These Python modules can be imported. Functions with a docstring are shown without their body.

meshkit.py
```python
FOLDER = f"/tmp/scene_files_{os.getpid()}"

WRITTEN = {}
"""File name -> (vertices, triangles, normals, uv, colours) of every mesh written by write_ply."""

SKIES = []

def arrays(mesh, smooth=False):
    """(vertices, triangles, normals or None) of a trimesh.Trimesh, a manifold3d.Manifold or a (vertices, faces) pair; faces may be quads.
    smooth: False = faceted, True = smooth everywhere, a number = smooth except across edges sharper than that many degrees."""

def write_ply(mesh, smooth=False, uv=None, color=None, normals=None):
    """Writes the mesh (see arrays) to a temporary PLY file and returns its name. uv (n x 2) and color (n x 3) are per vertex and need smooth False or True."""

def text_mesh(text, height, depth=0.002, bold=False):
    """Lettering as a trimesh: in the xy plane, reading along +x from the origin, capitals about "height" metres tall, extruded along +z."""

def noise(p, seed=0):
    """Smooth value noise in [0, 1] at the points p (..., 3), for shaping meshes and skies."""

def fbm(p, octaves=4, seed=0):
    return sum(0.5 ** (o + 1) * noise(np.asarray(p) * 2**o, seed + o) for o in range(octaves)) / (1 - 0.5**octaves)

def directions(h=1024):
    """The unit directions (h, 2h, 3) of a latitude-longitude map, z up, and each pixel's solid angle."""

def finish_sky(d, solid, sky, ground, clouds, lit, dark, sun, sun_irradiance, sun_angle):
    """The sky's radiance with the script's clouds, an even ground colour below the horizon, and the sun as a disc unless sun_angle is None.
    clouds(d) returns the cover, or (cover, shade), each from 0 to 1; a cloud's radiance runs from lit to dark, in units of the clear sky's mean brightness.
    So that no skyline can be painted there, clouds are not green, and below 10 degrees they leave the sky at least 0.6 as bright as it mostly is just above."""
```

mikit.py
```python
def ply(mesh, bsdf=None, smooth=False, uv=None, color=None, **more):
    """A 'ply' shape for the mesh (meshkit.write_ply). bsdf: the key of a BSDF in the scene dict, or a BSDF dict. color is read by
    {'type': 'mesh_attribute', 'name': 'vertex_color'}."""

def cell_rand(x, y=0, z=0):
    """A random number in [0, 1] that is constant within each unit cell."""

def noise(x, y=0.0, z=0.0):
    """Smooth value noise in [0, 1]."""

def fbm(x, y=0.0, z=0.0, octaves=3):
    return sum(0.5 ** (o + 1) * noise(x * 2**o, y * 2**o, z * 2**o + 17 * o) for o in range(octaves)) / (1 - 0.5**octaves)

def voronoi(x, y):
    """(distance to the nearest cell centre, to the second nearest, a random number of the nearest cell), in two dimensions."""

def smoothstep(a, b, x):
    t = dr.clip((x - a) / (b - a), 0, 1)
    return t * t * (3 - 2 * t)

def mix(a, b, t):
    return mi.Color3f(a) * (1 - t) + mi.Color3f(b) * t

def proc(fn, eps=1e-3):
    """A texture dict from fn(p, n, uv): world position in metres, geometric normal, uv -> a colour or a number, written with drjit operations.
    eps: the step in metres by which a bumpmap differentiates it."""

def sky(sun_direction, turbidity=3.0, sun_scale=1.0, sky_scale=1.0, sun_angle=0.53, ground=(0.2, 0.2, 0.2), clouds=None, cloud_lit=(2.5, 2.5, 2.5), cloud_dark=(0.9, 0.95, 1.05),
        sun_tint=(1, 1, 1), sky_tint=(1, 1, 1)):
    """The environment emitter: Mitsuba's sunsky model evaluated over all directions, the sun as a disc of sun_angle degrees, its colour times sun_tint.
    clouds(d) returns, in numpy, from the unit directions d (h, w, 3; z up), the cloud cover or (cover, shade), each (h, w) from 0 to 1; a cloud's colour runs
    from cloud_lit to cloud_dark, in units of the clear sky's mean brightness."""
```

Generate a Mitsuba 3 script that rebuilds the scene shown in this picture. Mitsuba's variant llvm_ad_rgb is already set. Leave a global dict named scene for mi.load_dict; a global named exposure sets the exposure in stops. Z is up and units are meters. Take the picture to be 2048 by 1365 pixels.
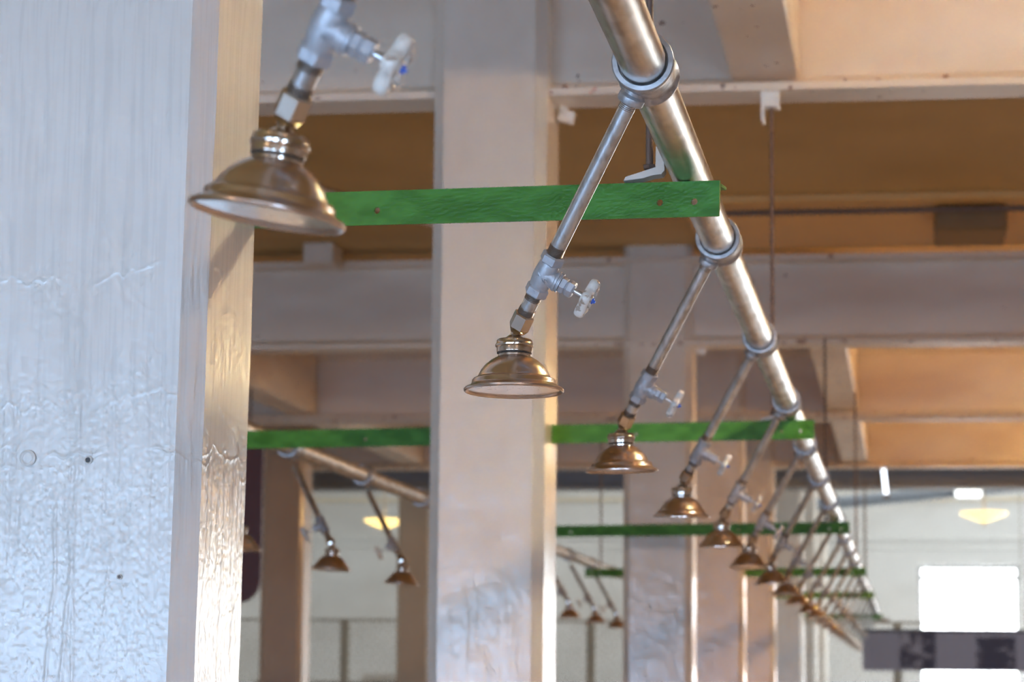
import math, numpy as np, trimesh, mitsuba as mi, drjit as dr, mikit, meshkit
from mikit import ply, proc, noise, fbm, smoothstep, mix
from shapely.geometry import Polygon, Point, box as sbox
T = mi.ScalarTransform4f
scene, labels = {}, {}

# ---------------------------------------------------------------- camera, lights (camera stands at the origin, floor at z = -1.65)
YAW, PITCH, ROLL, FPX = .151, .1307, .0089, 5200.0
_f = np.array([-math.sin(YAW)*math.cos(PITCH), math.cos(YAW)*math.cos(PITCH), math.sin(PITCH)])
_r = np.array([math.cos(YAW), math.sin(YAW), 0]); _u = np.cross(_r, _f)
_up = -math.sin(ROLL)*_r + math.cos(ROLL)*_u
scene['camera'] = {'type': 'thinlens', 'fov': math.degrees(2*math.atan(1024/FPX)), 'fov_axis': 'x',
    'aperture_radius': .0047, 'focus_distance': 3.2, 'near_clip': .05, 'far_clip': 200,
    'to_world': T().look_at([0, 0, 0], list(map(float, _f)), list(map(float, _up)))}
exposure = 0.0
WARM = np.array([1.0, .53, .20])          # incandescent lamps seen on a daylight white balance
DAY = np.array([.70, .88, 1.10])          # overcast daylight in the windows
NEAR_WARM = np.array([1.0, .64, .39])      # the whiter lamps of the near bays
FAR_BOWL = np.array([2.3, 1.55, .42])       # the two bowls in view
LAMP_POWER, NEAR_LAMP, WIN_FAR, WIN_BACK, FILL_PANEL, BACK_LAMP = 330.0, 640.0, 11.5, 13.0, 2.2, 50.0

def emit(rgb): return {'type': 'area', 'radiance': {'type': 'rgb', 'value': [float(x) for x in rgb]}}

# ---------------------------------------------------------------- materials
def mat(name, color, rough=.5, metal=0.0, spec=.5, bump=None, scale=.001, eps=1e-3, **more):
    col = color if isinstance(color, dict) else {'type': 'rgb', 'value': list(color)}
    b = {'type': 'principled', 'base_color': col, 'roughness': rough if isinstance(rough, dict) else float(rough),
         'metallic': float(metal), 'specular': float(spec), **more}
    if bump is not None:
        b = {'type': 'bumpmap', 'arbitrary': proc(bump, eps), 'scale': float(scale), 'bsdf': b}
    scene[name] = {'type': 'twosided', 'bsdf': b}
    return name

def gauss(x, s): return dr.exp(-dr.square(x/s))

def near_paint_bump(p, n, uv):
    q = p.x + p.y
    zone = smoothstep(.10, .24, p.z)                     # brushed grain above, lumpy below the joint
    grain = noise(q*150 + 2.5*noise(p.z*9, q*6), p.z*5)*.9 + noise(q*380, p.z*14)*.35
    lump = fbm(q*75, p.z*38, 3.0, octaves=3)
    pimple = noise(q*230, p.z*170)
    h = grain*(.35 + .65*zone) + lump*(.62 - .32*zone) + pimple*(.42 - .1*zone)
    wob = (noise(p.z*14, 5.0) - .5)*.012 + (noise(p.z*60, 8.0) - .5)*.003
    drip = smoothstep(.27, .20, p.z + .06*noise(p.x*20, 2.0))
    h += .8*gauss(p.x + 1.118 - wob*.4, .003)
    for x0, w, a in ((-1.128, .0035, 1.0), (-1.150, .003, .8), (-1.075, .003, .5)): h += a*gauss(p.x - x0 + wob, w)*drip
    fold = (fbm(q*22, 1.0, 2.0, octaves=4) - .5)*.06
    for z0, a, sd in ((.285, .7, 1.0), (.305, .7, 5.0), (.318, .5, 9.0), (.372, .5, 14.0), (.548, .4, 19.0)):
        h += a*gauss(p.z - z0 + fold*(1.5 if z0 > .34 else .7) + (noise(q*45, sd) - .5)*.012, .0025)*smoothstep(.35, .6, noise(q*14, sd + 3.0))
    return h
def paint_bump(p, n, uv):
    q = p.x + p.y
    return noise(q*150, p.z*7)*.5 + fbm(q*26, p.z*20, 3.0, octaves=3)*1.6
def steel_paint_bump(p, n, uv): return fbm(p.x*30, p.y*30, p.z*30, octaves=2)
def paint_col(base, dark):
    def fn(p, n, uv):
        q = p.x + p.y
        a = fbm(q*7, p.z*5, 1.5, octaves=3)
        c = mix(base, dark, .55*smoothstep(.42, .8, a))
        return c
    return fn
def near_col(p, n, uv):
    q = p.x + p.y
    c = mix((.76, .735, .70), (.70, .67, .63), .5*smoothstep(.42, .8, fbm(q*7, p.z*5, 1.5, octaves=3)))
    groove_shade = noise(q*150 + 2.5*noise(p.z*9, q*6), p.z*5)*.6 + noise(q*380, p.z*14)*.4  # shade of the brush grooves put into the colour, following the bump grain
    return c*(1 - .06*smoothstep(.62, .28, groove_shade)*(.3 + .7*smoothstep(.12, .26, p.z)))
mat('near_column_paint', proc(near_col), .24, 0, .5, near_paint_bump, .0012, 6e-4)
mat('column_paint', proc(paint_col((.77, .70, .61), (.67, .58, .48))), .20, 0, .6, paint_bump, .0010, 1.5e-3)
def beam_col(p, n, uv):
    a = fbm(p.x*1.5, p.y*1.5, p.z*4, octaves=3)
    c = mix((.74, .66, .56), (.63, .53, .43), smoothstep(.4, .75, a))
    spot = smoothstep(.84, .88, noise(p.x*34, p.z*44, p.y*34))*smoothstep(.5, .6, noise(p.x*2.2, p.z*5, 3.0))
    c = mix(c, (.20, .09, .05), .8*spot)
    for x0, z0, r, red in ((-.877, 1.652, .004, 0), (-.872, 1.637, .003, 0), (-.880, 1.622, .003, 0), (-.872, 1.612, .004, 0), (-.905, 1.615, .005, 1), (-.828, 1.612, .005, 1), (-.822, 1.598, .0035, 1), (-.832, 1.590, .003, 1), (-.475, 1.600, .007, 0), (-.15, 1.62, .004, 0)):
        d = dr.sqrt(dr.square(p.x - x0) + dr.square((p.z - z0)*.8)) + .004*(noise(p.x*300, p.z*300) - .5)
        c = mix(c, (.42, .08, .02) if red else (.09, .05, .04), .85*smoothstep(r*1.25, r*.75, d)*smoothstep(7.2, 7.1, p.y))
    return c
mat('beam_paint', proc(beam_col), .38, 0, .5)
def ceil_col(p, n, uv):
    a = fbm(p.x*1.1, p.y*.9, 2.0, octaves=3)
    return mix((.50, .33, .13), (.36, .23, .08), smoothstep(.3, .75, a))
mat('ceiling_plaster', proc(ceil_col), .7)
mat('shadow_brown', (.20, .125, .05), .6)  # shadow tone for the dark box on the ceiling
mat('painted_lamplight', (.72, .43, .15), .55)  # lamplight on the ceiling, put into a base colour
mat('wall_plaster', proc(lambda p, n, uv: mix((.80, .80, .78), (.70, .69, .66), smoothstep(.4, .75, fbm(p.x*.8, p.y*.8, p.z*1.2, octaves=3)))), .7)
mat('concrete_floor', proc(lambda p, n, uv: mix((.42, .41, .40), (.32, .31, .30), fbm(p.x*2, p.y*2, 0.0))), .5)
mat('grey_paint', (.27, .31, .36), .5)
mat('cream_paint', (.80, .72, .58), .5)
mat('tan_paint', proc(lambda p, n, uv: mix((.60, .47, .36), (.52, .40, .30), fbm(p.x*4, p.y*4, p.z*3))), .18, 0, .6)
def galv_col(p, n, uv):
    a = fbm(p.x*60, p.y*14, p.z*60, octaves=3)
    s = smoothstep(.58, .75, noise(p.x*90, p.y*10, p.z*90))
    return mix(mix((.55, .52, .48), (.40, .36, .31), smoothstep(.35, .65, a)), (.36, .29, .20), .45*s)
mat('galvanised', proc(galv_col), proc(lambda p, n, uv: mi.Float(.19 + .16*fbm(p.x*50, p.y*12, p.z*50, octaves=2))), .92)
mat('galvanised_dull', proc(galv_col), .42, .85)
mat('galvanised_collar', proc(lambda p, n, uv: mix((.50, .52, .55), (.36, .37, .39), smoothstep(.35, .7, fbm(p.x*90, p.y*90, p.z*90)))), .42, .75)
mat('arm_steel', proc(lambda p, n, uv: mix((.68, .71, .75), (.48, .48, .49), smoothstep(.4, .72, fbm(p.x*120, p.y*120, p.z*25)))), .28, .95)
mat('cast_valve', proc(lambda p, n, uv: mix((.46, .475, .51), (.37, .385, .42), fbm(p.x*160, p.y*160, p.z*160))), .46, .55)
mat('thread_steel', (.30, .26, .23), .35, .85)
mat('nickel', (.62, .54, .47), .15, 1.0)
mat('brushed_nickel', (.66, .55, .49), .23, 1.0)
mat('mirror_plate', proc(lambda p, n, uv: mix((.70, .66, .63), (.38, .34, .31), smoothstep(.80, .86, noise(p.x*420, p.y*420, p.z*420)))), .10, 1.0)
mat('wheel_enamel', proc(lambda p, n, uv: mix((.64, .60, .55), (.28, .19, .13), .8*smoothstep(.56, .70, fbm(p.x*150, p.y*150, p.z*150)))), .28)
mat('blue_enamel', (.03, .12, .62), .3)
mat('green_paint', proc(lambda p, n, uv: mix((.030, .140, .012), (.052, .205, .026), smoothstep(.3, .7, fbm(p.x*24, p.y*24, p.z*40)))), .42, 0, .3,
    lambda p, n, uv: fbm(p.x*300, p.y*300, p.z*300, octaves=2), .0008, 6e-4)
mat('rod_rust', (.13, .095, .08), .5, .4)
mat('clamp_paint', (.62, .56, .50), .5)
mat('black_iron', (.03, .027, .025), .45)
mat('white_enamel', (.80, .78, .74), .3)
mat('maroon', (.085, .028, .030), .45)
def photo_col(seed):
    def fn(p, n, uv):
        a = fbm(p.x*9 + seed, p.z*14, 4.0, octaves=3)
        return mix((.028, .033, .075), (.24, .25, .34), smoothstep(.50, .72, a))
    return fn
mat('banner_cloth', (.235, .245, .34), .7)
mat('banner_edge', (.035, .045, .075), .6)
for i in range(2): mat(f'banner_photo_{i}', proc(photo_col(3.1 + 7*i)), .6)
mat('wire_grey', (.36, .33, .27), .5)
mat('window_frame', (.40, .40, .40), .5)
mat('lamp_glass', (.85, .75, .6), .3)
mat('pane_glass', (.85, .88, .9), .3)

# ---------------------------------------------------------------- mesh helpers
def cat(ms): return trimesh.util.concatenate(ms)
def bx(x0, x1, y0, y1, z0, z1, bev=0.0):
    if bev <= 0:
        m = trimesh.creation.box([x1-x0, y1-y0, z1-z0]); m.apply_translation([(x0+x1)/2, (y0+y1)/2, (z0+z1)/2]); return m
    pts = []
    for sx in (0, 1):
        for sy in (0, 1):
            for sz in (0, 1):
                c = np.array([(x0, x1)[sx], (y0, y1)[sy], (z0, z1)[sz]]); d = np.array([1-2*sx, 1-2*sy, 1-2*sz])*bev
                for k in range(3):
                    q = c + d; q[k] = c[k]; pts.append(q)
    return trimesh.convex.convex_hull(np.array(pts))
def lathe(profile, n=32, phase=0.0):
    """profile: (r, z) pairs; a closed loop or ending on the axis; outward when z grows on the outside."""
    p = np.array(profile, float); a = np.arange(n)*2*math.pi/n + phase
    v = np.stack([p[:, None, 0]*np.cos(a), p[:, None, 0]*np.sin(a), np.repeat(p[:, 1:2], n, 1)], -1).reshape(-1, 3)
    i, j = np.meshgrid(np.arange(len(p)-1), np.arange(n), indexing='ij'); k = (j+1) % n
    q = np.stack([i*n+j, i*n+k, (i+1)*n+k, (i+1)*n+j], -1).reshape(-1, 4)
    f = np.vstack([q[:, [0, 1, 2]], q[:, [0, 2, 3]]])
    m = trimesh.Trimesh(v, f, process=True); m.update_faces(m.nondegenerate_faces()); return m
def rot_to(d):
    d = np.asarray(d, float)/np.linalg.norm(d)
    x = np.cross([0, 0, 1.0] if abs(d[2]) < .95 else [1.0, 0, 0], d); x /= np.linalg.norm(x)
    m = np.eye(4); m[:3, :3] = np.stack([x, np.cross(d, x), d], 1); return m
def tube(p0, p1, r, n=16, r1=None):
    p0, p1 = np.array(p0, float), np.array(p1, float); L = np.linalg.norm(p1-p0); r1 = r if r1 is None else r1
    m = lathe([(0, 0), (r, 0), (r1, L), (0, L)], n); M = rot_to(p1-p0); M[:3, 3] = p0; m.apply_transform(M); return m
def hexnut(r, z0, z1, bev=.0012, phase=math.pi/6):
    return lathe([(0, z0), (r*.86, z0), (r, z0+bev), (r, z1-bev), (r*.86, z1), (0, z1)], 6, phase)
def along_x(m):
    M = np.eye(4); M[:3, :3] = np.array([[0, 0, 1], [0, 1, 0], [-1, 0, 0]], float); m = m.copy(); m.apply_transform(M); return m
def thread(r, z0, z1, pitch=.0018, n=28):
    k = max(2, int((z1-z0)/pitch)); z = np.linspace(z0, z1, 2*k+1)
    return lathe([(0, z0)] + [(r + .0004 - (.0013 if i % 2 else 0), q) for i, q in enumerate(z)] + [(0, z1)], n)
def torus(R, r, n=40, k=12, lobes=0, amp=0.0, flat=1.0):
    a = np.arange(n)*2*math.pi/n; b = np.arange(k)*2*math.pi/k
    Ra = R + amp*np.cos(lobes*a)
    rad = Ra[:, None] + r*np.cos(b)
    v = np.stack([rad*np.cos(a)[:, None], rad*np.sin(a)[:, None], np.repeat((flat*r*np.sin(b))[None], n, 0)], -1).reshape(-1, 3)
    i, j = np.meshgrid(np.arange(n), np.arange(k), indexing='ij'); i2, j2 = (i+1) % n, (j+1) % k
    q = np.stack([i*k+j, i2*k+j, i2*k+j2, i*k+j2], -1).reshape(-1, 4)
    return trimesh.Trimesh(v, np.vstack([q[:, [0, 1, 2]], q[:, [0, 2, 3]]]), process=False)

# ---------------------------------------------------------------- scene bookkeeping
taken = {}
def numbered(name):
    k = taken.get(name, -1) + 1; taken[name] = k
    return name if k == 0 else f'{name}_{k:03d}'
def put(key, d, M=None):
    if M is not None: d = {**d, 'to_world': T(np.asarray(M, float))}
    scene[key] = d; return key
def obj(name, mesh, m, parent=None, smooth=False, M=None, **more):
    d = mesh if isinstance(mesh, dict) else ply(mesh, m, smooth, **more)
    return put(numbered(f'{parent}__{name}' if parent else name), d, M)
def say(key, label, category=None, group=None, kind=None):
    labels[key] = {'label': label}
    for k, v in (('category', category), ('group', group), ('kind', kind)):
        if v: labels[key][k] = v
    return key
def thing(name, label, category, group=None, kind=None):
    return say(numbered(name), label, category, group, kind)
ORD = ['first', 'second', 'third', 'fourth', 'fifth', 'sixth', 'seventh', 'eighth', 'ninth', 'tenth', 'eleventh', 'twelfth', 'thirteenth', 'fourteenth',
       'fifteenth', 'sixteenth', 'seventeenth', 'eighteenth', 'nineteenth', 'twentieth', 'twenty-first', 'twenty-second', 'twenty-third', 'twenty-fourth']

# ---------------------------------------------------------------- the room
X0, X1, YB, YF, ZF, ZC, ZH, YE = -9.0, 9.0, -2.6, 34.0, -1.65, 1.98, 3.4, 20.35
def struct(name, mesh, m, label, parent=None, smooth=False, **more):
    k = obj(name, mesh, m, parent, smooth, **more)
    if not parent: say(k, label, kind='structure')
    return k
struct('floor', bx(X0, X1, YB, YF, ZF-.2, ZF), 'concrete_floor', 'grey concrete floor of the hall')
struct('ceiling', bx(X0, X1, YB, YE, ZC, ZC+.2), 'ceiling_plaster', 'brown plaster ceiling between the painted beams')
struct('ceiling_high', bx(X0, X1, YE, YF, ZH, ZH+.2), 'wall_plaster', 'high white ceiling at the far end of the hall')
struct('wall_upper', bx(X0, X1, YE-.15, YE, ZC+.2, ZH+.2), 'wall_plaster', 'white wall step above the last beam')

def wall_with_windows(name, label, a0, a1, openings, z0, z1, place):
    """A wall in its own plane (a along it, z up) with openings cut out; place(mesh) turns it into the room."""
    poly = sbox(a0, z0, a1, z1)
    for o in openings: poly = poly.difference(sbox(o[0], o[2], o[1], o[3]))
    m = trimesh.creation.extrude_polygon(poly, .35, engine='earcut')      # (a, z, depth)
    return struct(name, place(m), 'wall_plaster', label)
def P_far(m):
    m = m.copy(); v = m.vertices; m.vertices = np.stack([v[:, 0], YF + v[:, 2], v[:, 1]], 1); m.fix_normals(); return m
def P_back(m):
    m = m.copy(); v = m.vertices; m.vertices = np.stack([v[:, 0], YB - v[:, 2], v[:, 1]], 1); m.fix_normals(); return m
def P_right(m):
    m = m.copy(); v = m.vertices; m.vertices = np.stack([X1 + v[:, 2], v[:, 0], v[:, 1]], 1); m.fix_normals(); return m
def P_left(m):
    m = m.copy(); v = m.vertices; m.vertices = np.stack([X0 - v[:, 2], v[:, 0], v[:, 1]], 1); m.fix_normals(); return m
def flat(a0, a1, z0, z1, d0, d1): return bx(a0, a1, z0, z1, d0, d1)
wn = [0]
def window(a0, a1, z0, z1, place, rad, label, nx=3, nz=5, depth=.25):
    wn[0] += 1; k = f'window_{wn[0]}'
    bars = [flat(a0, a0+.05, z0, z1, depth-.06, depth), flat(a1-.05, a1, z0, z1, depth-.06, depth), flat(a0, a1, z0, z0+.05, depth-.06, depth), flat(a0, a1, z1-.05, z1, depth-.06, depth)]
    for i in range(1, nx): x = a0 + (a1-a0)*i/nx; bars.append(flat(x-.008, x+.008, z0, z1, depth-.04, depth))
    for i in range(1, nz): z = z0 + (z1-z0)*i/nz; bars.append(flat(a0, a1, z-.008, z+.008, depth-.04, depth))
    bars.append(flat(a0, a1, z1-.19, z1-.13, depth-.05, depth))
    obj('frame', place(cat(bars)), 'window_frame', k)
    # the pane carries the overcast sky behind it; the sheet faces the room
    q = np.array([[a0, z0, depth+.01], [a1, z0, depth+.01], [a1, z1, depth+.01], [a0, z1, depth+.01]], float)
    m = trimesh.Trimesh(q, [[0, 1, 2], [0, 2, 3]], process=False); v = m.vertices
    pm = {P_far: lambda v: np.stack([v[:, 0], YF+v[:, 2], v[:, 1]], 1), P_back: lambda v: np.stack([v[:, 0], YB-v[:, 2], v[:, 1]], 1),
          P_right: lambda v: np.stack([X1+v[:, 2], v[:, 0], v[:, 1]], 1), P_left: lambda v: np.stack([X0-v[:, 2], v[:, 0], v[:, 1]], 1)}[place](v)
    nrm = np.cross(pm[1]-pm[0], pm[2]-pm[0]); inward = {P_far: [0, -1, 0], P_back: [0, 1, 0], P_right: [-1, 0, 0], P_left: [1, 0, 0]}[place]
    fs = [[0, 1, 2], [0, 2, 3]] if nrm @ np.array(inward) > 0 else [[0, 2, 1], [0, 3, 2]]
    obj('pane', ply((pm, np.array(fs)), 'pane_glass', emitter=emit(rad)), None, k)
    say(k, label, kind='structure')
far_w = [(a, a+1.3, -1.0, 1.555) for a in (.14, 2.3, 4.45, 6.6)]
wall_with_windows('wall_far', 'white plaster end wall with tall bright windows', X0, X1, far_w, ZF, ZH, P_far)
for i, o in enumerate(far_w): window(*o, P_far, DAY*WIN_FAR*np.array([1.28, 1.08, .90]), 'overexposed tall window in the far wall behind the grey banner' if i == 0 else 'tall bright window in the far wall outside the picture')
side_w = [(y, y+1.6, -.9, 1.5) for y in (22.3, 26.0, 29.7)]
wall_with_windows('wall_right', 'white plaster side wall with windows', YB, YF, side_w, ZF, ZH, P_right)
for o in side_w: window(*o, P_right, DAY*WIN_FAR*np.array([1.15, 1.02, .88]), 'tall bright window in the side wall of the far hall')
wall_with_windows('wall_left', 'white plaster side wall', YB, YF, [], ZF, ZH, P_left)
back_w = [(x, x+1.5, -1.2, .45) for x in (-5.6, -3.7, -1.8, 1.3)]
wall_with_windows('wall_back', 'white plaster wall behind the camera with windows', X0, X1, back_w, ZF, ZH, P_back)
for o in back_w: window(*o, P_back, DAY*np.array([.78, 1.0, 1.24])*WIN_BACK, 'tall window in the wall behind the camera')
# ledges on the far wall
for i, (z, h, d) in enumerate(((1.86, .05, .05), (1.74, .03, .03), (2.37, .05, .06))):
    struct(f'trim_{i+1}', bx(X0, X1, YF-d, YF, z, z+h, .008), 'cream_paint' if i == 2 else 'wall_plaster', 'white ledge running along the far wall')

# ---- columns
def column(xr, yf, w=.31, d=.30, ch=.03, z0=ZF, z1=ZC, fine=None, lean=0.0, seed=0, amp=.0016, m='column_paint'):
    """Square concrete column with chamfered corners; xr: its right side, yf: its front."""
    cs = [(xr-w+ch, yf), (xr-ch, yf), (xr, yf+ch), (xr, yf+d-ch), (xr-ch, yf+d), (xr-w+ch, yf+d), (xr-w, yf+d-ch), (xr-w, yf+ch)]
    step = .012 if fine else .05
    loop, nrm = [], []
    for i in range(8):
        a, b = np.array(cs[i]), np.array(cs[(i+1) % 8]); e = b-a; L = np.linalg.norm(e); n = np.array([e[1], -e[0]])/L
        k = max(3, int(L/step))
        for j in range(k):
            loop.append(a+e*j/k); nrm.append(n if 0 < j else None)
    loop = np.array(loop); N = len(loop)
    for i in range(N):
        if nrm[i] is None: q = nrm[i-1] + nrm[(i+1) % N]; nrm[i] = q/np.linalg.norm(q)
    nrm = np.array(nrm)
    zs = np.arange(z0, z1+1e-6, .1)
    if fine: zs = np.concatenate([np.arange(z0, -.2, .1), np.arange(-.2, 1.0, .012), np.arange(1.0, z1, .1), [z1]])
    zs[-1] = z1
    v = np.concatenate([np.repeat(loop[None], len(zs), 0), np.repeat(zs[:, None, None], N, 1)], -1)
    off = (meshkit.fbm(v*np.array([9, 9, 5.0]), 3, seed) - .5)*2*amp + (meshkit.noise(v*np.array([40, 40, 14.0]), seed+7) - .5)*amp*.8
    v[..., :2] += nrm[None]*off[..., None]
    v[..., 0] += lean*(v[..., 2]-.35)
    i, j = np.meshgrid(np.arange(len(zs)-1), np.arange(N), indexing='ij'); k = (j+1) % N
    q = np.stack([i*N+j, i*N+k, (i+1)*N+k, (i+1)*N+j], -1).reshape(-1, 4)
    return trimesh.Trimesh(v.reshape(-1, 3), np.vstack([q[:, [0, 1, 2]], q[:, [0, 2, 3]]]), process=False)
COLY = [3.412, 6.81, 11.64, 15.36, 18.98]
XC = -.95
def struct_thing(name, mesh, m, label, category, smooth=False):
    return say(obj(name, mesh, m, None, smooth), label, category, kind='structure')
col1 = struct_thing('column', column(XC, COLY[0], w=.34, fine=True, lean=.014, seed=1, amp=.0012), 'near_column_paint',
    'large white painted column filling the left edge of the picture, rough glossy paint', 'column', 32)
names = ['second column, cream front face behind the sharpest shower head', 'third column along the row, between two green bars', 'fourth column along the row, half hidden behind shower arms',
         'fifth column along the row, seen as narrow slivers']
for i, y in enumerate(COLY[1:]):
    struct_thing('column', column(XC, y, seed=i+2), 'column_paint', 'white painted ' + names[i], 'column', 32)
for i, y in enumerate((24.3, 27.9, 31.6)):
    struct_thing('column', column(XC, y, z1=ZH, seed=i+12), 'column_paint', ['sixth', 'seventh', 'eighth'][i] + ' white column, in the far hall behind the clustered showers', 'column', 32)
struct_thing('column', column(XC, -.15, seed=30), 'column_paint', 'white painted column beside the camera, outside the picture', 'column', 32)
struct_thing('column', column(-4.34, 18.5, w=.315, seed=21), 'tan_paint', 'brownish grey column of the left row, by the maroon board', 'column', 32)
struct_thing('column', column(-4.34, 23.65, w=.315, z1=ZH, seed=22), 'tan_paint', 'tan column of the left row, beside the left yellow lamp', 'column', 32)

# drilled holes and a plug in the near column, each a little recess ring with a dark bottom
def wall_hole(x, z, r, label, fill, y=3.4090):
    t = thing('anchor_hole', label, 'hole', kind='structure')
    a = lathe([(r, 0), (r*1.35, -.0012), (r*1.75, 0)], 20); b = lathe([(0, .0004), (r, .0004), (r*1.02, -.0006)], 20)
    M = rot_to([0, 1, 0]); M[:3, 3] = [x, y, z]
    obj('rim', a, 'near_column_paint', t, 40, M); obj('bottom', b, fill, t, 40, M)
wall_hole(-1.102, .296, .0034, 'small black drilled hole in the near white column', 'black_iron')
wall_hole(-1.188, .299, .0065, 'painted over round plug in the near white column', 'near_column_paint')
wall_hole(-1.053, .137, .0022, 'tiny grey drilled hole low on the near white column', 'rod_rust')

# ---- beams across the room: rolled steel, flanges in front and behind the web
def ibeam(y, zb, zt, w=.165, tf=.02, tw=.016, lip=.012):
    prof = Polygon([(y, zb), (y+w, zb), (y+w, zb+tf), (y+w/2+tw/2+.02, zb+tf+lip), (y+w/2+tw/2, zb+tf+lip+.02), (y+w/2+tw/2, zt-tf-lip), (y+w, zt-tf), (y+w, zt), (y, zt), (y, zt-tf),
                    (y+w/2-tw/2, zt-tf-lip), (y+w/2-tw/2, zb+tf+lip+.02), (y+w/2-tw/2-.02, zb+tf+lip), (y, zb+tf)])
    m = trimesh.creation.extrude_polygon(prof, X1-X0, engine='earcut'); v = m.vertices
    m.vertices = np.stack([X0 + v[:, 2], v[:, 0], v[:, 1]], 1); m.fix_normals(); return m
BEAMS = [(3.46, 1.60, ZC), (6.85, 1.583, ZC), (11.62, 1.518, 1.925), (15.38, 1.558, ZC), (19.0, 1.572, ZC)]
bl = ['steel beam above the near column, out of view', 'cream painted steel beam across the top of the picture with rust spots', 'grey lit steel beam across the middle of the picture',
      'steel beam whose face glows orange, above the second green bar', 'farthest orange lit steel beam, above the grey beam']
for i, (y, zb, zt) in enumerate(BEAMS): struct_thing('beam', ibeam(y, zb, zt), 'beam_paint', bl[i], 'beam')
struct_thing('beam', ibeam(20.0, 1.50, ZC, w=.3), 'grey_paint', 'grey beam at the edge of the low ceiling before the bright far hall', 'beam')
struct('trim_10', bx(-.90, X1, 10.45, 11.60, ZC-.03, ZC, .004), 'painted_lamplight', 'lamplight painted as an ochre strip of ceiling just before the middle beam')  # thin slab whose colour imitates lamplight falling on the ceiling
# joists along the pipe
for i, (y0, y1, zb) in enumerate(((.2, 6.91, 1.622), (12.0, 15.40, 1.61), (15.56, 19.02, 1.61))):
    struct_thing('joist', bx(-.455, -.272, y0, y1, zb, ZC, .006), 'beam_paint', ['cream joist running to the top beam beside the big pipe', 'cream joist above the far showers, between the orange beams', 'farther cream joist before the last orange beam'][i], 'joist')

for y0, y1, l in ((12.0, 15.40, 'cream joist half hidden behind the near column above the second green bar'), (15.56, 19.02, 'dim joist left of the second column, above the left row pipe')):
    struct_thing('joist', bx(-3.73, -3.55, y0, y1, 1.61, ZC, .006), 'beam_paint', l, 'joist')

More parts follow.
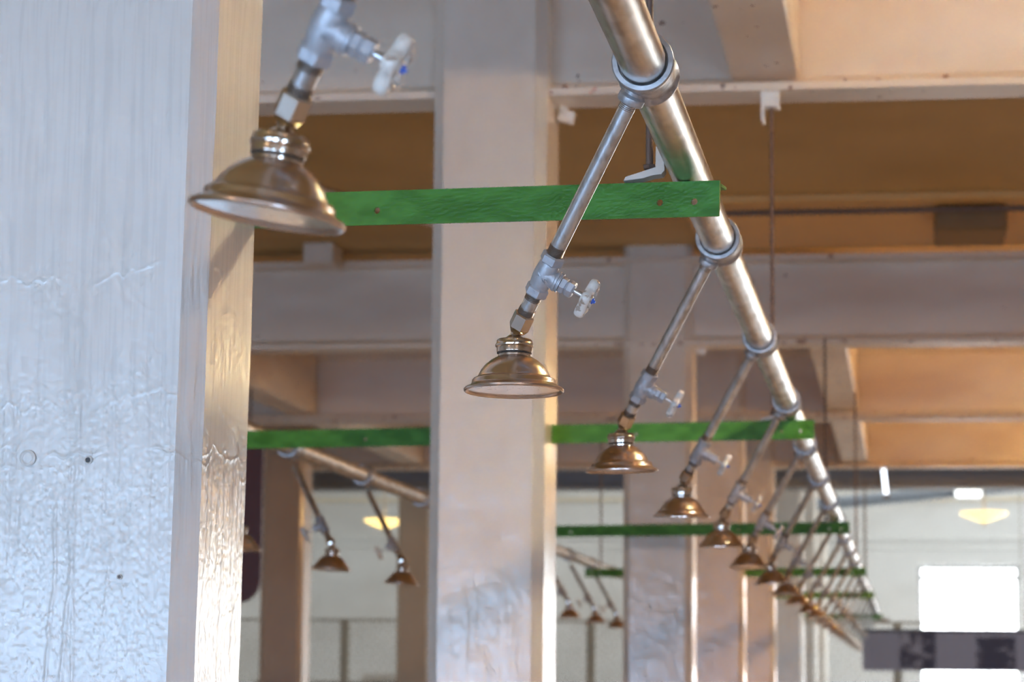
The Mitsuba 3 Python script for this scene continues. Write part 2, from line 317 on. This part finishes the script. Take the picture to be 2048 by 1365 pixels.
# ---------------------------------------------------------------- pipes
TX, TY, TZ, S = -.2986, 1.779, .722, 1.219
PR = .0275
def pipe_tee():
    L = .041
    p = [(PR-.002, -L+.012), (.0290, -L+.012), (.0293, -L+.001), (.0302, -L), (.0355, -L), (.0368, -L+.002), (.0368, -L+.009), (.034, -L+.013), (.0325, -L+.02), (.0325, L-.02), (.034, L-.013), (.0368, L-.009), (.0368, L-.002), (.0355, L), (.0302, L), (.0293, L-.001), (.0290, L-.012), (PR-.002, L-.012)]
    m = lathe(p, 40); M = rot_to([0, 1, 0]); m.apply_transform(M); return m
U = np.array([-.179, .162, -.295]); LJ = np.linalg.norm(U); U = U/LJ
e = np.array([-U[2], 0, U[0]]); e /= np.linalg.norm(e)
nn = np.cross(U, e); nn = nn if nn[1] < 0 else -nn
bdir = .9968*e - .08*nn; ydir = np.cross(U, bdir)
FRAME = np.eye(4); FRAME[:3, :3] = np.stack([bdir, ydir, U], 1)      # local z down the arm, x towards the handwheel, -y or +y towards the room
yaxis_to_camera = -1.0 if ydir[1] > 0 else 1.0
boss = cat([lathe([(.0, .020), (.0125, .020), (.0128, .034), (.0155, .0365), (.0165, .038), (.0165, .0445), (.0155, .046), (.0105, .046), (0, .044)], 28)])
tee_ply, boss_ply = ply(pipe_tee(), 'galvanised_collar', 35), ply(boss, 'galvanised_collar', 35)
HALF = np.diag([-1.0, -1, 1, 1])
def rounded_end(p0, p1, r): return tube(p0, p1, r, 40)
pipe_r = thing('water_pipe', 'thick galvanised water pipe running diagonally into the distance with ring collars', 'pipe')
obj('pipe', tube([TX, -3, TZ], [TX, 28.45, TZ], PR, 48), 'galvanised', pipe_r, 40)
NR = 22
for n in range(1, NR):
    M = np.eye(4); M[:3, 3] = [TX, TY+S*n, TZ]
    k = obj('tee_fitting', tee_ply, None, pipe_r, M=M); obj('branch_boss', boss_ply, None, k, M=M @ FRAME)
M = np.eye(4); M[:3, 3] = [TX, TY, TZ]
k = obj('tee_fitting', tee_ply, None, pipe_r, M=M); obj('branch_boss', boss_ply, None, k, M=M @ FRAME)
obj('end_cap', cat([tube([TX, 28.36, TZ], [TX, 28.50, TZ], .045, 24), tube([TX, 28.46, TZ+.03], [TX, 28.46, TZ-.05], .045, 16), tube([TX, 28.46, TZ-.03], [TX+.11, 28.46, TZ-.03], .03, 12)]), 'thread_steel', pipe_r, 35)
LXP, LS, LY = -1.915, 1.135, 7.96
pipe_l = thing('water_pipe', 'second galvanised water pipe, behind the columns under the second green bar', 'pipe')
obj('pipe', tube([LXP, -3, TZ+.008], [LXP, 28.45, TZ+.008], PR, 32), 'galvanised_dull', pipe_l, 40)
for n in range(-2, 18):
    M = np.eye(4); M[:3, 3] = [LXP, LY+LS*n, TZ+.008]
    k = obj('tee_fitting', tee_ply, None, pipe_l, M=M); obj('branch_boss', boss_ply, None, k, M=M @ HALF @ FRAME)

# ---------------------------------------------------------------- shower fixtures
g = yaxis_to_camera
arm = lathe([(0, .0462), (.0101, .0462), (.0101, .250), (0, .250)], 24)
arm_thread, boss_thread = thread(.0102, .2495, .2625), thread(.0102, .0461, .0545)
def hexend(z0, z1): return hexnut(.0150, z0, z1, .002, .12)
body = lathe([(0, .272), (.0122, .272), (.0134, .280), (.0141, .289), (.0139, .297), (.0130, .304), (.0120, .310), (0, .310)], 36)
neck = along_x(lathe([(0, .000), (.0144, .000), (.0142, .004), (.0132, .0075), (.0122, .0105), (.0117, .013), (.0119, .016), (0, .016)], 36)); neck.apply_translation([0, 0, .291])
def on_body(m, z): m = m.copy(); m.apply_translation([0, 0, z]); return m
def emboss(txt, h, dx, dz, ang):
    m = meshkit.text_mesh(txt, h, .0011, True); b = m.bounds; m.apply_translation([-(b[0][0]+b[1][0])/2, -(b[0][1]+b[1][1])/2, 0])
    m.apply_transform(trimesh.transformations.rotation_matrix(ang, [0, 0, 1]))
    # text plane xy -> (local x along branch, local -z up the arm), facing the camera side
    B = np.eye(4); B[:3, :3] = np.stack([[1, 0, 0], [0, 0, -1], np.cross([1, 0, 0], [0, 0, -1])], 1)
    m.apply_transform(B)
    out = np.sign(B[1, 2])
    if out != g: m.vertices[:, 1] *= -1; m.invert()
    h = np.abs(m.vertices[:, 1]); x = m.vertices[:, 0] + dx; z = m.vertices[:, 2] + dz
    y = np.sqrt(np.maximum(.0141**2 - x**2, 1e-8))                        # the relief follows the round body and its neck
    y = np.where(x > 0, np.maximum(y, np.sqrt(np.maximum(.0144**2 - z**2, 1e-8))), y)
    m.vertices = np.stack([x, g*(y - .0001 + h), z + .291], 1)
    return m
flange = along_x(lathe([(0, .015), (.0128, .015), (.0134, .016), (.0134, .0185), (.0122, .0192), (.0122, .0205), (.0128, .021), (.0128, .0225), (0, .0225)], 32)); flange.apply_translation([0, 0, .291])
nut1 = along_x(hexnut(.0108, .022, .0305, .001)); nut1.apply_translation([0, 0, .291])
nut2 = along_x(hexnut(.0106, .0305, .0415, .0022)); nut2.apply_translation([0, 0, .291])
stem = along_x(lathe([(0, .041), (.0036, .041), (.0036, .066), (0, .066)], 16)); stem.apply_translation([0, 0, .291])
def wheel():
    ms = [torus(.0198, .0041, 60, 12, 5, .0029, 1.55), lathe([(0, -.006), (.0062, -.006), (.0066, -.003), (.0066, .003), (.0055, .006), (0, .006)], 20)]
    for i in range(5):
        a = 2*math.pi*(i+.5)/5
        ms.append(tube([.004*math.cos(a), .004*math.sin(a), 0], [.0185*math.cos(a), .0185*math.sin(a), .0008], .0031, 8, .0026))
    return cat(ms)
wheel_m = along_x(wheel()); wheel_m.apply_translation([.0605, 0, .291])
wnut = along_x(cat([hexnut(.0040, .0055, .0085, .0006), lathe([(0, .008), (.0022, .008), (.0018, .0105), (0, .011)], 12)])); wnut.apply_translation([.0605, 0, .291])
nipple = lathe([(0, .327), (.0096, .327), (.0096, .342), (0, .342)], 28)
nip_thread, nip_thread2 = thread(.0101, .3175, .328), thread(.0101, .341, .352)
swivel = lathe([(0, .349), (.0118, .349), (.0136, .3505), (.0136, .3685), (.0095, .3755), (.0062, .3775), (0, .3775)], 6, .10)
neck_ball = cat([lathe([(0, .372), (.0092, .372), (.0062, .3775), (.0056, .381), (.0075, .387), (0, .390)], 24)])
# head: axis +z up, ball joint at the origin, rim .068 below
HZ = -.068
dome = lathe([(.0205, .0415), (.0222, .0405), (.0290, .0365), (.0360, .0305), (.0408, .0245), (.0440, .0185), (.0457, .0150), (.0475, .0138), (.0505, .0130), (.0518, .0112), (.0524, .0075), (.0540, .0050),
              (.0580, .0030), (.0606, .0020), (.0620, .0004), (.0620, -.0018), (.0606, -.0032), (.0588, -.0026), (.0575, -.0008), (.0568, .0006)], 96)
collar = lathe([(0, .0405), (.0203, .0405), (.0205, .0440), (.0196, .0450), (.0218, .0466), (.0221, .0475), (.0221, .0525), (.0238, .0540), (.0241, .0560), (.0228, .0578), (.0222, .0590), (.0222, .0612), (.0205, .0628),
                (.0135, .0635), (.0110, .0650), (.0085, .0672), (.0045, .0690), (0, .0692)], 64)
groove = lathe([(.0205, .0446), (.0216, .0453), (.0216, .0458), (.0205, .0464)], 64)
face = lathe([(.0570, -.0003), (.0300, -.0001), (0, 0)], 72)
for m_ in (dome, collar, groove, face): m_.apply_translation([0, 0, HZ])
PARTS = {
 'arm_pipe': (ply(arm, 'arm_steel', 40), None), 'pipe_thread': (ply(arm_thread, 'thread_steel', False), 'dark cut thread'), 'pipe_thread2': (ply(boss_thread, 'thread_steel', False), 'dark cut thread'),
 'valve_body': (ply(cat([body, neck]), 'cast_valve', 40), None), 'hex_end': (ply(hexend(.2615, .2745), 'cast_valve', 25), None), 'hex_end2': (ply(hexend(.3075, .3205), 'cast_valve', 25), None),
 'bonnet': (ply(cat([flange, nut1]), 'cast_valve', 25), None), 'packing_nut': (ply(nut2, 'cast_valve', 25), None), 'stem': (ply(stem, 'arm_steel', 40), None),
 'handwheel': (ply(wheel_m, 'wheel_enamel', 45), 'chipped white handwheel'), 'wheel_nut': (ply(wnut, 'blue_enamel', 25), 'small blue nut'),
 'nipple': (ply(nipple, 'arm_steel', 40), None), 'nipple_thread': (ply(nip_thread, 'thread_steel', False), 'dark cut thread'), 'nipple_thread2': (ply(nip_thread2, 'thread_steel', False), 'dark cut thread'),
 'swivel_nut': (ply(cat([swivel]), 'nickel', 22), 'six sided nickel nut'), 'swivel_neck': (ply(neck_ball, 'nickel', 40), None),
 'head_dome': (ply(dome, 'brushed_nickel', 40), 'flared bell of brushed nickel'), 'collar': (ply(collar, 'nickel', 30), 'stepped bright collar'),
 'collar_groove': (ply(groove, 'black_iron', 30), 'dark seal ring'), 'spray_plate': (ply(face, 'mirror_plate', 60), 'shiny perforated plate'),
}
marks = ply(cat([emboss('A', .0066, -.0046, -.0012, -math.pi/2 - .1), emboss('\u00bd', .0066, .0048, .0022, -math.pi/2 - .55)]), 'cast_valve', False)
arrow_m = trimesh.creation.extrude_polygon(Polygon([(-.001, .0028), (.001, .0028), (.001, 0), (.003, 0), (0, -.0032), (-.003, 0), (-.001, 0)]), .0008, engine='earcut')
B = np.eye(4); B[:3, :3] = np.stack([[g, 0, 0], [0, 0, -1], [0, g, 0]], 1); arrow_m.apply_transform(B)
arrow_m.apply_translation([.0004, g*.0132, .314])
arrow_m.apply_transform(trimesh.transformations.rotation_matrix(.12, [0, 0, 1])); arrow_m.fix_normals()
arrow_ply = ply(arrow_m, 'cast_valve', False)

def shower(label, tee, side=1, head_tilt=(0, 0), twist=0.0, group=None, detail=2):
    t = thing('shower_fixture', label, 'shower', group)
    base = np.eye(4); base[:3, 3] = tee
    A = base @ (FRAME if side > 0 else HALF @ FRAME)
    W = A @ trimesh.transformations.rotation_matrix(twist, [0, 0, 1])
    J = (A @ np.array([0, 0, LJ, 1]))[:3]
    H = np.eye(4); H[:3, 3] = J
    H = H @ trimesh.transformations.rotation_matrix(head_tilt[0], [0, 1, 0]) @ trimesh.transformations.rotation_matrix(head_tilt[1], [1, 0, 0])
    def part(n, M, parent=t, name=None):
        k = put(numbered(f'{parent}__{name or n}'), PARTS[n][0], M)
        if PARTS[n][1]: labels[k] = {'label': PARTS[n][1]}
        return k
    part('arm_pipe', A)
    v = part('valve_body', W); part('hex_end', W, v); part('hex_end2', W, v, 'hex_end'); part('bonnet', W)
    h = part('handwheel', W); part('stem', W)
    if detail > 0: part('packing_nut', W); part('pipe_thread', A); part('pipe_thread2', A, name='pipe_thread'); part('nipple_thread', A); part('nipple_thread2', A, name='nipple_thread'); part('wheel_nut', W, h)
    if detail > 1:
        put(numbered(f'{v}__casting_mark'), marks, W); put(numbered(f'{v}__flow_arrow'), arrow_ply, W)
    part('nipple', A); s = part('swivel_nut', A); part('swivel_neck', A, s)
    d = part('head_dome', H); part('collar', H); part('spray_plate', H)
    if detail > 0: part('collar_groove', H)
    return t
rng = np.random.default_rng(4)
first = ['nearest shower, its blurred tilted bell hanging in front of the white column edge', 'second shower along the pipe, the sharpest, in front of the cream column',
         'third shower along the pipe, bell just in front of the second green bar', 'fourth shower along the pipe, bell in front of the third column', 'fifth shower along the pipe, bell at the third green bar']
tilts = {0: (.165, .0), 1: (0.0, -.03), 2: (-.02, .03), 3: (.02, .06), 4: (0, .05)}
for n in range(NR):
    if n < 5: lab, grp = 'nickel ' + first[n], 'showers along the main pipe'
    elif n < 12: lab, grp = f'nickel shower with chipped valve wheel, {ORD[n]} from the camera along the main pipe', 'showers along the main pipe'
    else: lab, grp = 'tiny nickel shower in the dense far cluster at the end of the main pipe', 'far clustered showers'
    tl = tilts.get(n, tuple(rng.normal(0, .05, 2)))
    shower(lab, [TX, TY+S*n, TZ], 1, tl, float(rng.normal(0, .06)) if n > 1 else 0.0, grp, 2 if n < 3 else 1 if n < 8 else 0)
lname = {0: 'left row shower with dark bell, left of the yellow ceiling lamp', 1: 'left row shower with dark bell, just right of the left yellow lamp', -1: 'left row shower whose bell peeks out beside the near column and maroon board',
         5: 'left row shower, first of the trio between second and third columns', 6: 'left row shower, middle of the trio between second and third columns', 7: 'left row shower, last of the trio, partly behind the third column'}
for n in (-1, 0, 1, 2, 3, 4, 5, 6, 7):
    if n in (2, 3): continue                                           # wholly behind the second column
    shower('dim ' + lname.get(n, 'left row shower, just showing beside the second column'), [LXP, LY+LS*n, TZ-.02], -1, tuple(rng.normal(0, .04, 2)), float(rng.normal(0, .05)), 'showers of the left row', 0)

# ---------------------------------------------------------------- green angle bars, rods, clamps
def angle_bar(p0, p1, holes=(), h=.05, t=.005):
    """Steel angle: upright leg facing the camera, other leg pointing back from its top edge. p0, p1: its top front ends."""
    p0, p1 = np.array(p0, float), np.array(p1, float); L = np.linalg.norm(p1-p0)
    poly = sbox(0, -h, L, 0)
    for x in holes: poly = poly.difference(Point(x, -h*.58).buffer(.0048, 8))
    leg = trimesh.creation.extrude_polygon(poly, t, engine='earcut')                        # x along, y up, z depth
    M = np.eye(4); x = (p1-p0)/L; y = np.array([0, 0, 1.0]); y -= x*(x@y); y /= np.linalg.norm(y); z = np.cross(y, x)*1.0
    z = np.cross(x, y); z = z if z[1] > 0 else -z
    M[:3, :3] = np.stack([x, y, z], 1); M[:3, 3] = p0
    top = bx(0, L-.004, -.0050, -.0001, .0045, .05, .0008)
    R = []
    for q in (leg, top): q = q.copy(); q.apply_transform(M); q.fix_normals(); R.append(q)
    return R
BARS = [((-1.28, 3.755, .723), (-.250, 3.54, .692)), ((-1.97, 7.155, .700), (-.238, 6.86, .6935)), ((-1.95, 11.50, .69), (-.24, 11.20, .6935)), ((-1.93, 15.72, .69), (-.236, 15.5, .69)),
        ((-1.93, 19.35, .68), (-.240, 19.5, .69)), ((-1.93, 25.4, .69), (-.235, 25.6, .69))]
blab = ['nearest green steel angle bar, under the big pipe, with bolt holes', 'second green steel angle bar, crossing behind the second column', 'third green steel angle bar, across the third column',
        'fourth green bar, thin, seen through the shower arms', 'fifth green bar, thin, low among the shower arms', 'farthest green bar at the end of the pipe']
for i, (a, b) in enumerate(BARS):
    t = thing('angle_bar', blab[i], 'metal bar', 'green bars that carry the pipes')
    L = math.dist(a, b)
    leg, top = angle_bar(a, b, (L-.036, L-.086, L-.515) if i == 0 else (L-.036, L-.086, L-.485, .04, .09, .49))
    obj('front_leg', leg, 'green_paint', t); obj('top_leg', top, 'green_paint', t)
def rod(x, y, z0, z1, label, clamp=True, hook=True, r=.0052):
    t = thing('hanger_rod', label, 'rod', 'rods that hang the green bars')
    obj('rod', tube([x, y, z0], [x, y, z1], r, 12), 'rod_rust', t, 40)
    if hook:
        c = Polygon([(-.037, 0), (-.034, .0055), (.008, .0185), (.0085, .048), (.012, .052), (.0185, .050), (.0205, .014), (.0165, .0085), (.004, .0072), (-.010, .003)])
        m = trimesh.creation.extrude_polygon(c, .030, engine='earcut'); v = m.vertices; m.vertices = np.stack([x+v[:, 0]+.002, y-.015+v[:, 2], z0-.016+v[:, 1]], 1); m.fix_normals()
        k = obj('hook_clamp', m, 'clamp_paint', t); labels[k] = {'label': 'cream L shaped clamp sitting on the bar'}
        n = hexnut(.0092, 0, .007, .001); n.apply_translation([x, y, z0+.002]); obj('nut', n, 'rod_rust', t, 25)
    if clamp:
        ms = [bx(x-.028, x-.018, y-.03, y+.03, z1-.050, z1+.030, .002), bx(x-.028, x+.022, y-.03, y-.022, z1-.012, z1+.030, .002), bx(x-.028, x+.022, y-.03, y+.03, z1+.018, z1+.03, .002), bx(x+.012, x+.022, y-.03, y+.03, z1-.012, z1+.03, .002), bx(x-.02, x+.018, y-.02, y+.02, z1-.012, z1-.002, .002)]
        k = obj('beam_clamp', cat(ms), 'white_enamel', t); labels[k] = {'label': 'white bracket bolted under the beam'}
rod(-.352, 3.585, .716, 1.60, 'dark rod hanging behind the big pipe with cream clamp on the nearest green bar', clamp=False)
rod(-.347, 6.90, .71, 1.555, 'thin dark rod under a white bracket on the top beam', hook=True)
rod(-.342, 11.30, .71, 1.50, 'thin dark rod hanging from the middle beam in front of the joist', clamp=False)
rod(-.270, 14.3, .71, 1.60, 'thin dark rod beside the far end of the pipe before the white wall', clamp=False, hook=False)
rod(-.30, 19.5, .70, 1.52, 'faint thin rod just right of another, far along the pipe', clamp=False, hook=False)
rod(-1.83, 15.68, .70, 1.52, 'thin dark rod between the second and third columns', clamp=False, hook=False)
# clips at the corner of beam and column
def clip(x, y, z, label):
    t = thing('beam_clip', label, 'bracket', 'white clips where beams meet columns')
    m = cat([bx(x, x+.045, y, y+.03, z, z+.034, .004), bx(x, x+.022, y-.012, y+.03, z+.022, z+.042, .004)])
    m.apply_transform(trimesh.transformations.rotation_matrix(.25, [0, 1, 0], [x, y, z]))
    obj('bracket', m, 'white_enamel', t)
    b = hexnut(.008, 0, .01, .001); b.apply_transform(rot_to([0, -1, 0])); b.apply_translation([x+.018, y-.012, z+.028]); obj('bolt', b, 'white_enamel', t, 25)
clip(-.945, 7.0, 1.548, 'small white bolted clip at the corner of the second column and top beam')
clip(-.945, 11.75, 1.50, 'small white bolted clip at the corner of the third column and middle beam')
# thin conduit under the ceiling in the middle bay
t = say(obj('conduit_pipe', tube([X0+.1, 10.56, 1.925], [X1-.1, 10.56, 1.925], .012, 12), 'rod_rust', None, 40), 'thin dark conduit along the painted lamplight strip of ceiling', 'pipe')
t = say(obj('conduit_pipe', tube([X0+.1, 15.1, 1.56], [X1-.1, 15.1, 1.555], .013, 12), 'beam_paint', None, 40), 'pale pipe running along the lower edge of the first orange beam', 'pipe')
t = say(obj('shadow_box', bx(.13, .42, 10.6, 11.0, 1.845, 1.95, .01), 'shadow_brown', None), 'dark box standing in for a shadow on the painted lamplight strip at right', 'box')  # added box, its dark shape imitates a shadow in the lit band
t = say(obj('joist_stub', bx(-2.70, -2.56, 11.4, 11.60, 1.88, 1.98, .006), 'beam_paint', None), 'short joist under the ceiling between the first two columns', 'joist', kind='structure')
t = say(obj('conduit_pipe', tube([-2.75, 8.9, 1.955], [-1.75, 11.5, 1.955], .014, 12), 'beam_paint', None, 40), 'slanting thin pipe under the ceiling between the first two columns', 'pipe')

# ---------------------------------------------------------------- lamps
def bowl_lamp(x, y, z, label, r=.22, power=LAMP_POWER, zc=ZC, rgb=None):
    t = thing('bowl_lamp', label, 'lamp', 'round hanging lamps')
    shade = lathe([(0, -.075), (.02, -.074), (.06, -.062), (.13, -.036), (r*.92, -.008), (r, .006), (r*.97, .018), (r*.6, .024), (0, .026)], 40)
    shade.apply_translation([x, y, z])
    obj('glass_bowl', ply(shade, 'lamp_glass', 40, emitter=emit(WARM*power if rgb is None else rgb)), None, t)
    fin = lathe([(0, -.115), (.008, -.112), (.016, -.10), (.008, -.088), (.022, -.078), (0, -.073)], 20); fin.apply_translation([x, y, z]); obj('finial', fin, 'clamp_paint', t, 40)
    obj('stem', cat([tube([x, y, z+.024], [x, y, zc], .008, 10), tube([x, y, zc-.03], [x, y, zc], .05, 20)]), 'clamp_paint', t, 40)
bowl_lamp(.72, 24.7, 1.60, 'yellow glowing bowl lamp at the right above the bright window', rgb=FAR_BOWL, zc=ZH)
bowl_lamp(-5.03, 24.9, 1.55, 'yellow glowing bowl lamp at the left behind the left row of showers', r=.20, rgb=FAR_BOWL, zc=ZH)
bowl_lamp(1.05, 4.9, 1.60, 'bowl lamp in the near bay, outside the picture', rgb=NEAR_WARM*NEAR_LAMP, r=.16)
bowl_lamp(1.6, -1.2, 1.56, 'bowl lamp behind the camera at right', rgb=NEAR_WARM*BACK_LAMP, r=.14)
bowl_lamp(-3.0, -1.2, 1.52, 'bowl lamp behind the camera at left', rgb=NEAR_WARM*BACK_LAMP, r=.14)
bowl_lamp(1.15, 13.4, 1.56, 'bowl lamp before the first orange beam, outside the picture', power=LAMP_POWER, r=.16)
bowl_lamp(1.15, 17.2, 1.58, 'bowl lamp before the last orange beam, outside the picture', power=LAMP_POWER, r=.16)

# ---------------------------------------------------------------- far hall
t = thing('fill_panel', 'long glowing panel added as fill light in the high ceiling, outside the picture', 'fill_panel', kind='structure')  # unseen glowing panel, added to brighten the far hall walls
q = np.array([[-7, 27.5, ZH-.03], [7, 27.5, ZH-.03], [7, 33, ZH-.03], [-7, 33, ZH-.03]], float)
obj('pane', ply((q, np.array([[0, 2, 1], [0, 3, 2]])), 'pane_glass', emitter=emit(np.array([1, .99, .95])*FILL_PANEL*.24)), None, t)
obj('frame', cat([bx(-7.1, 7.1, 27.4, 27.5, ZH-.06, ZH), bx(-7.1, 7.1, 33, 33.1, ZH-.06, ZH), bx(-7.1, -7, 27.5, 33, ZH-.06, ZH), bx(7, 7.1, 27.5, 33, ZH-.06, ZH)]), 'window_frame', t)
t = thing('ceiling_light_panel', 'bright white light panel near the top right of the white wall', 'light')
pm = bx(.56, .84, 29.8, 29.84, 2.13, 2.28, .004); obj('diffuser', ply(pm, 'pane_glass', emitter=emit([3, 3.2, 3.2])), None, t)
obj('housing', cat([bx(.54, .86, 29.85, 29.95, 2.11, 2.30, .005), tube([.7, 29.9, 2.30], [.7, 29.9, ZH], .01, 8)]), 'window_frame', t)
t = thing('tube_light', 'short bright upright tube light left of the white light panel', 'light')
obj('tube', ply(tube([-.145, 19.6, 1.42], [-.165, 19.6, 1.62], .015, 12), 'pane_glass', emitter=emit([3.2, 3.6, 4.2])), None, t)
obj('socket', cat([tube([-.142, 19.6, 1.385], [-.145, 19.6, 1.42], .024, 12), tube([-.165, 19.6, 1.62], [-.17, 19.6, ZC], .010, 8)]), 'grey_paint', t, 40)
t = say(obj('duct_pipe', tube([-1.9, 30, 1.97], [2.2, 30, 2.36], .07, 20), 'grey_paint', None, 40), 'grey sloping duct in front of the far white wall', 'pipe')
t = thing('exhibit_banner', 'grey blue banner with dark photographs hanging across the bright window', 'banner')
YBN = 25.9
obj('cloth', bx(-.435, 2.6, YBN, YBN+.02, .148, .545, .002), 'banner_cloth', t); obj('top_edge', bx(-.44, 2.61, YBN-.004, YBN+.024, .522, .552, .002), 'banner_edge', t)
for i, (a, b) in enumerate(((-.075, .27), (.66, 1.04), (1.5, 1.85))): obj('photograph', bx(a, b, YBN-.004, YBN, .165, .52 - .04*(i % 2), .001), f'banner_photo_{i%2}', t)
for x in (-.415, 1.1, 2.4): obj('cord', tube([x, YBN+.01, .55], [x, YBN+.01, ZH], .004, 6), 'wire_grey', t)
# fence: rails, posts and mesh
t = thing('wire_fence', 'thin rail and wire mesh partition in front of the far white wall', 'fence')
YW = 27.0
obj('top_rail', bx(-8.9, .9, YW-.02, YW+.02, .628, .652, .003), 'wire_grey', t)
for x in (-7.6, -5.86, -3.25, -.1): obj('post', bx(x-.045, x+.045, YW-.03, YW+.03, ZF, .64, .004), 'wire_grey', t)
ms = []
for i in range(-30, 110):
    for sgn in (1, -1):
        x0 = -8.9 + i*.09; zA, zB = ZF, .63; x1 = x0 + sgn*(zB-zA)
        a, b = np.array([x0, zA]), np.array([x1, zB]); d = b-a
        lo, hi = 0.0, 1.0
        for lim, s_ in ((-8.9, 1), (.85, -1)):
            tt = (lim-a[0])/d[0]
            if (d[0] > 0) == (s_ > 0): lo = max(lo, tt)
            else: hi = min(hi, tt)
        if hi-lo > .01:
            pa, pb = a+d*lo, a+d*hi; ms.append(tube([pa[0], YW+.003*sgn, pa[1]], [pb[0], YW+.003*sgn, pb[1]], .0022, 4))
k = obj('wire_mesh', cat(ms), 'wire_grey', t); labels[k] = {'label': 'fine diagonal wire mesh', 'kind': 'stuff'}
# shelf with white boxes behind the fence
t = thing('storage_shelf', 'dark shelf at the bottom behind the wire fence', 'shelf')
obj('shelf_board', bx(-7.2, -4.6, 28.4, 28.9, -.04, .0, .004), 'wire_grey', t)
for x in (-7.1, -4.75): obj('upright', bx(x-.03, x+.03, 28.4, 28.9, ZF, -.04, .003), 'wire_grey', t)
for i in range(7):
    x = -5.98 + i*.2
    say(obj('storage_box', bx(x, x+.17, 28.45, 28.8, 0, .085 + .008*(i % 3), .006), 'white_enamel', None), 'small white box in the row on the shelf behind the fence', 'box', 'white boxes on the shelf')
# maroon board hung beside the left column
poly = Polygon([(-4.15, .42)] + [(-3.66+.14*math.sin(a), .42+.14-.14*math.cos(a)) for a in np.linspace(0, math.pi/2, 9)] + [(-3.52, 1.34), (-4.15, 1.34)])
m = trimesh.creation.extrude_polygon(poly, .03, engine='earcut'); v = m.vertices; m.vertices = np.stack([v[:, 0], 14.0+v[:, 2], v[:, 1]], 1); m.fix_normals()
t = thing('hanging_board', 'dark maroon board with a rounded lower corner beside the near column', 'board')
obj('board', m, 'maroon', t); obj('chain', cat([tube([-3.9, 14.015, 1.33], [-3.9, 14.015, ZC], .006, 6), tube([-3.6, 14.015, 1.33], [-3.6, 14.015, ZC], .006, 6)]), 'rod_rust', t)
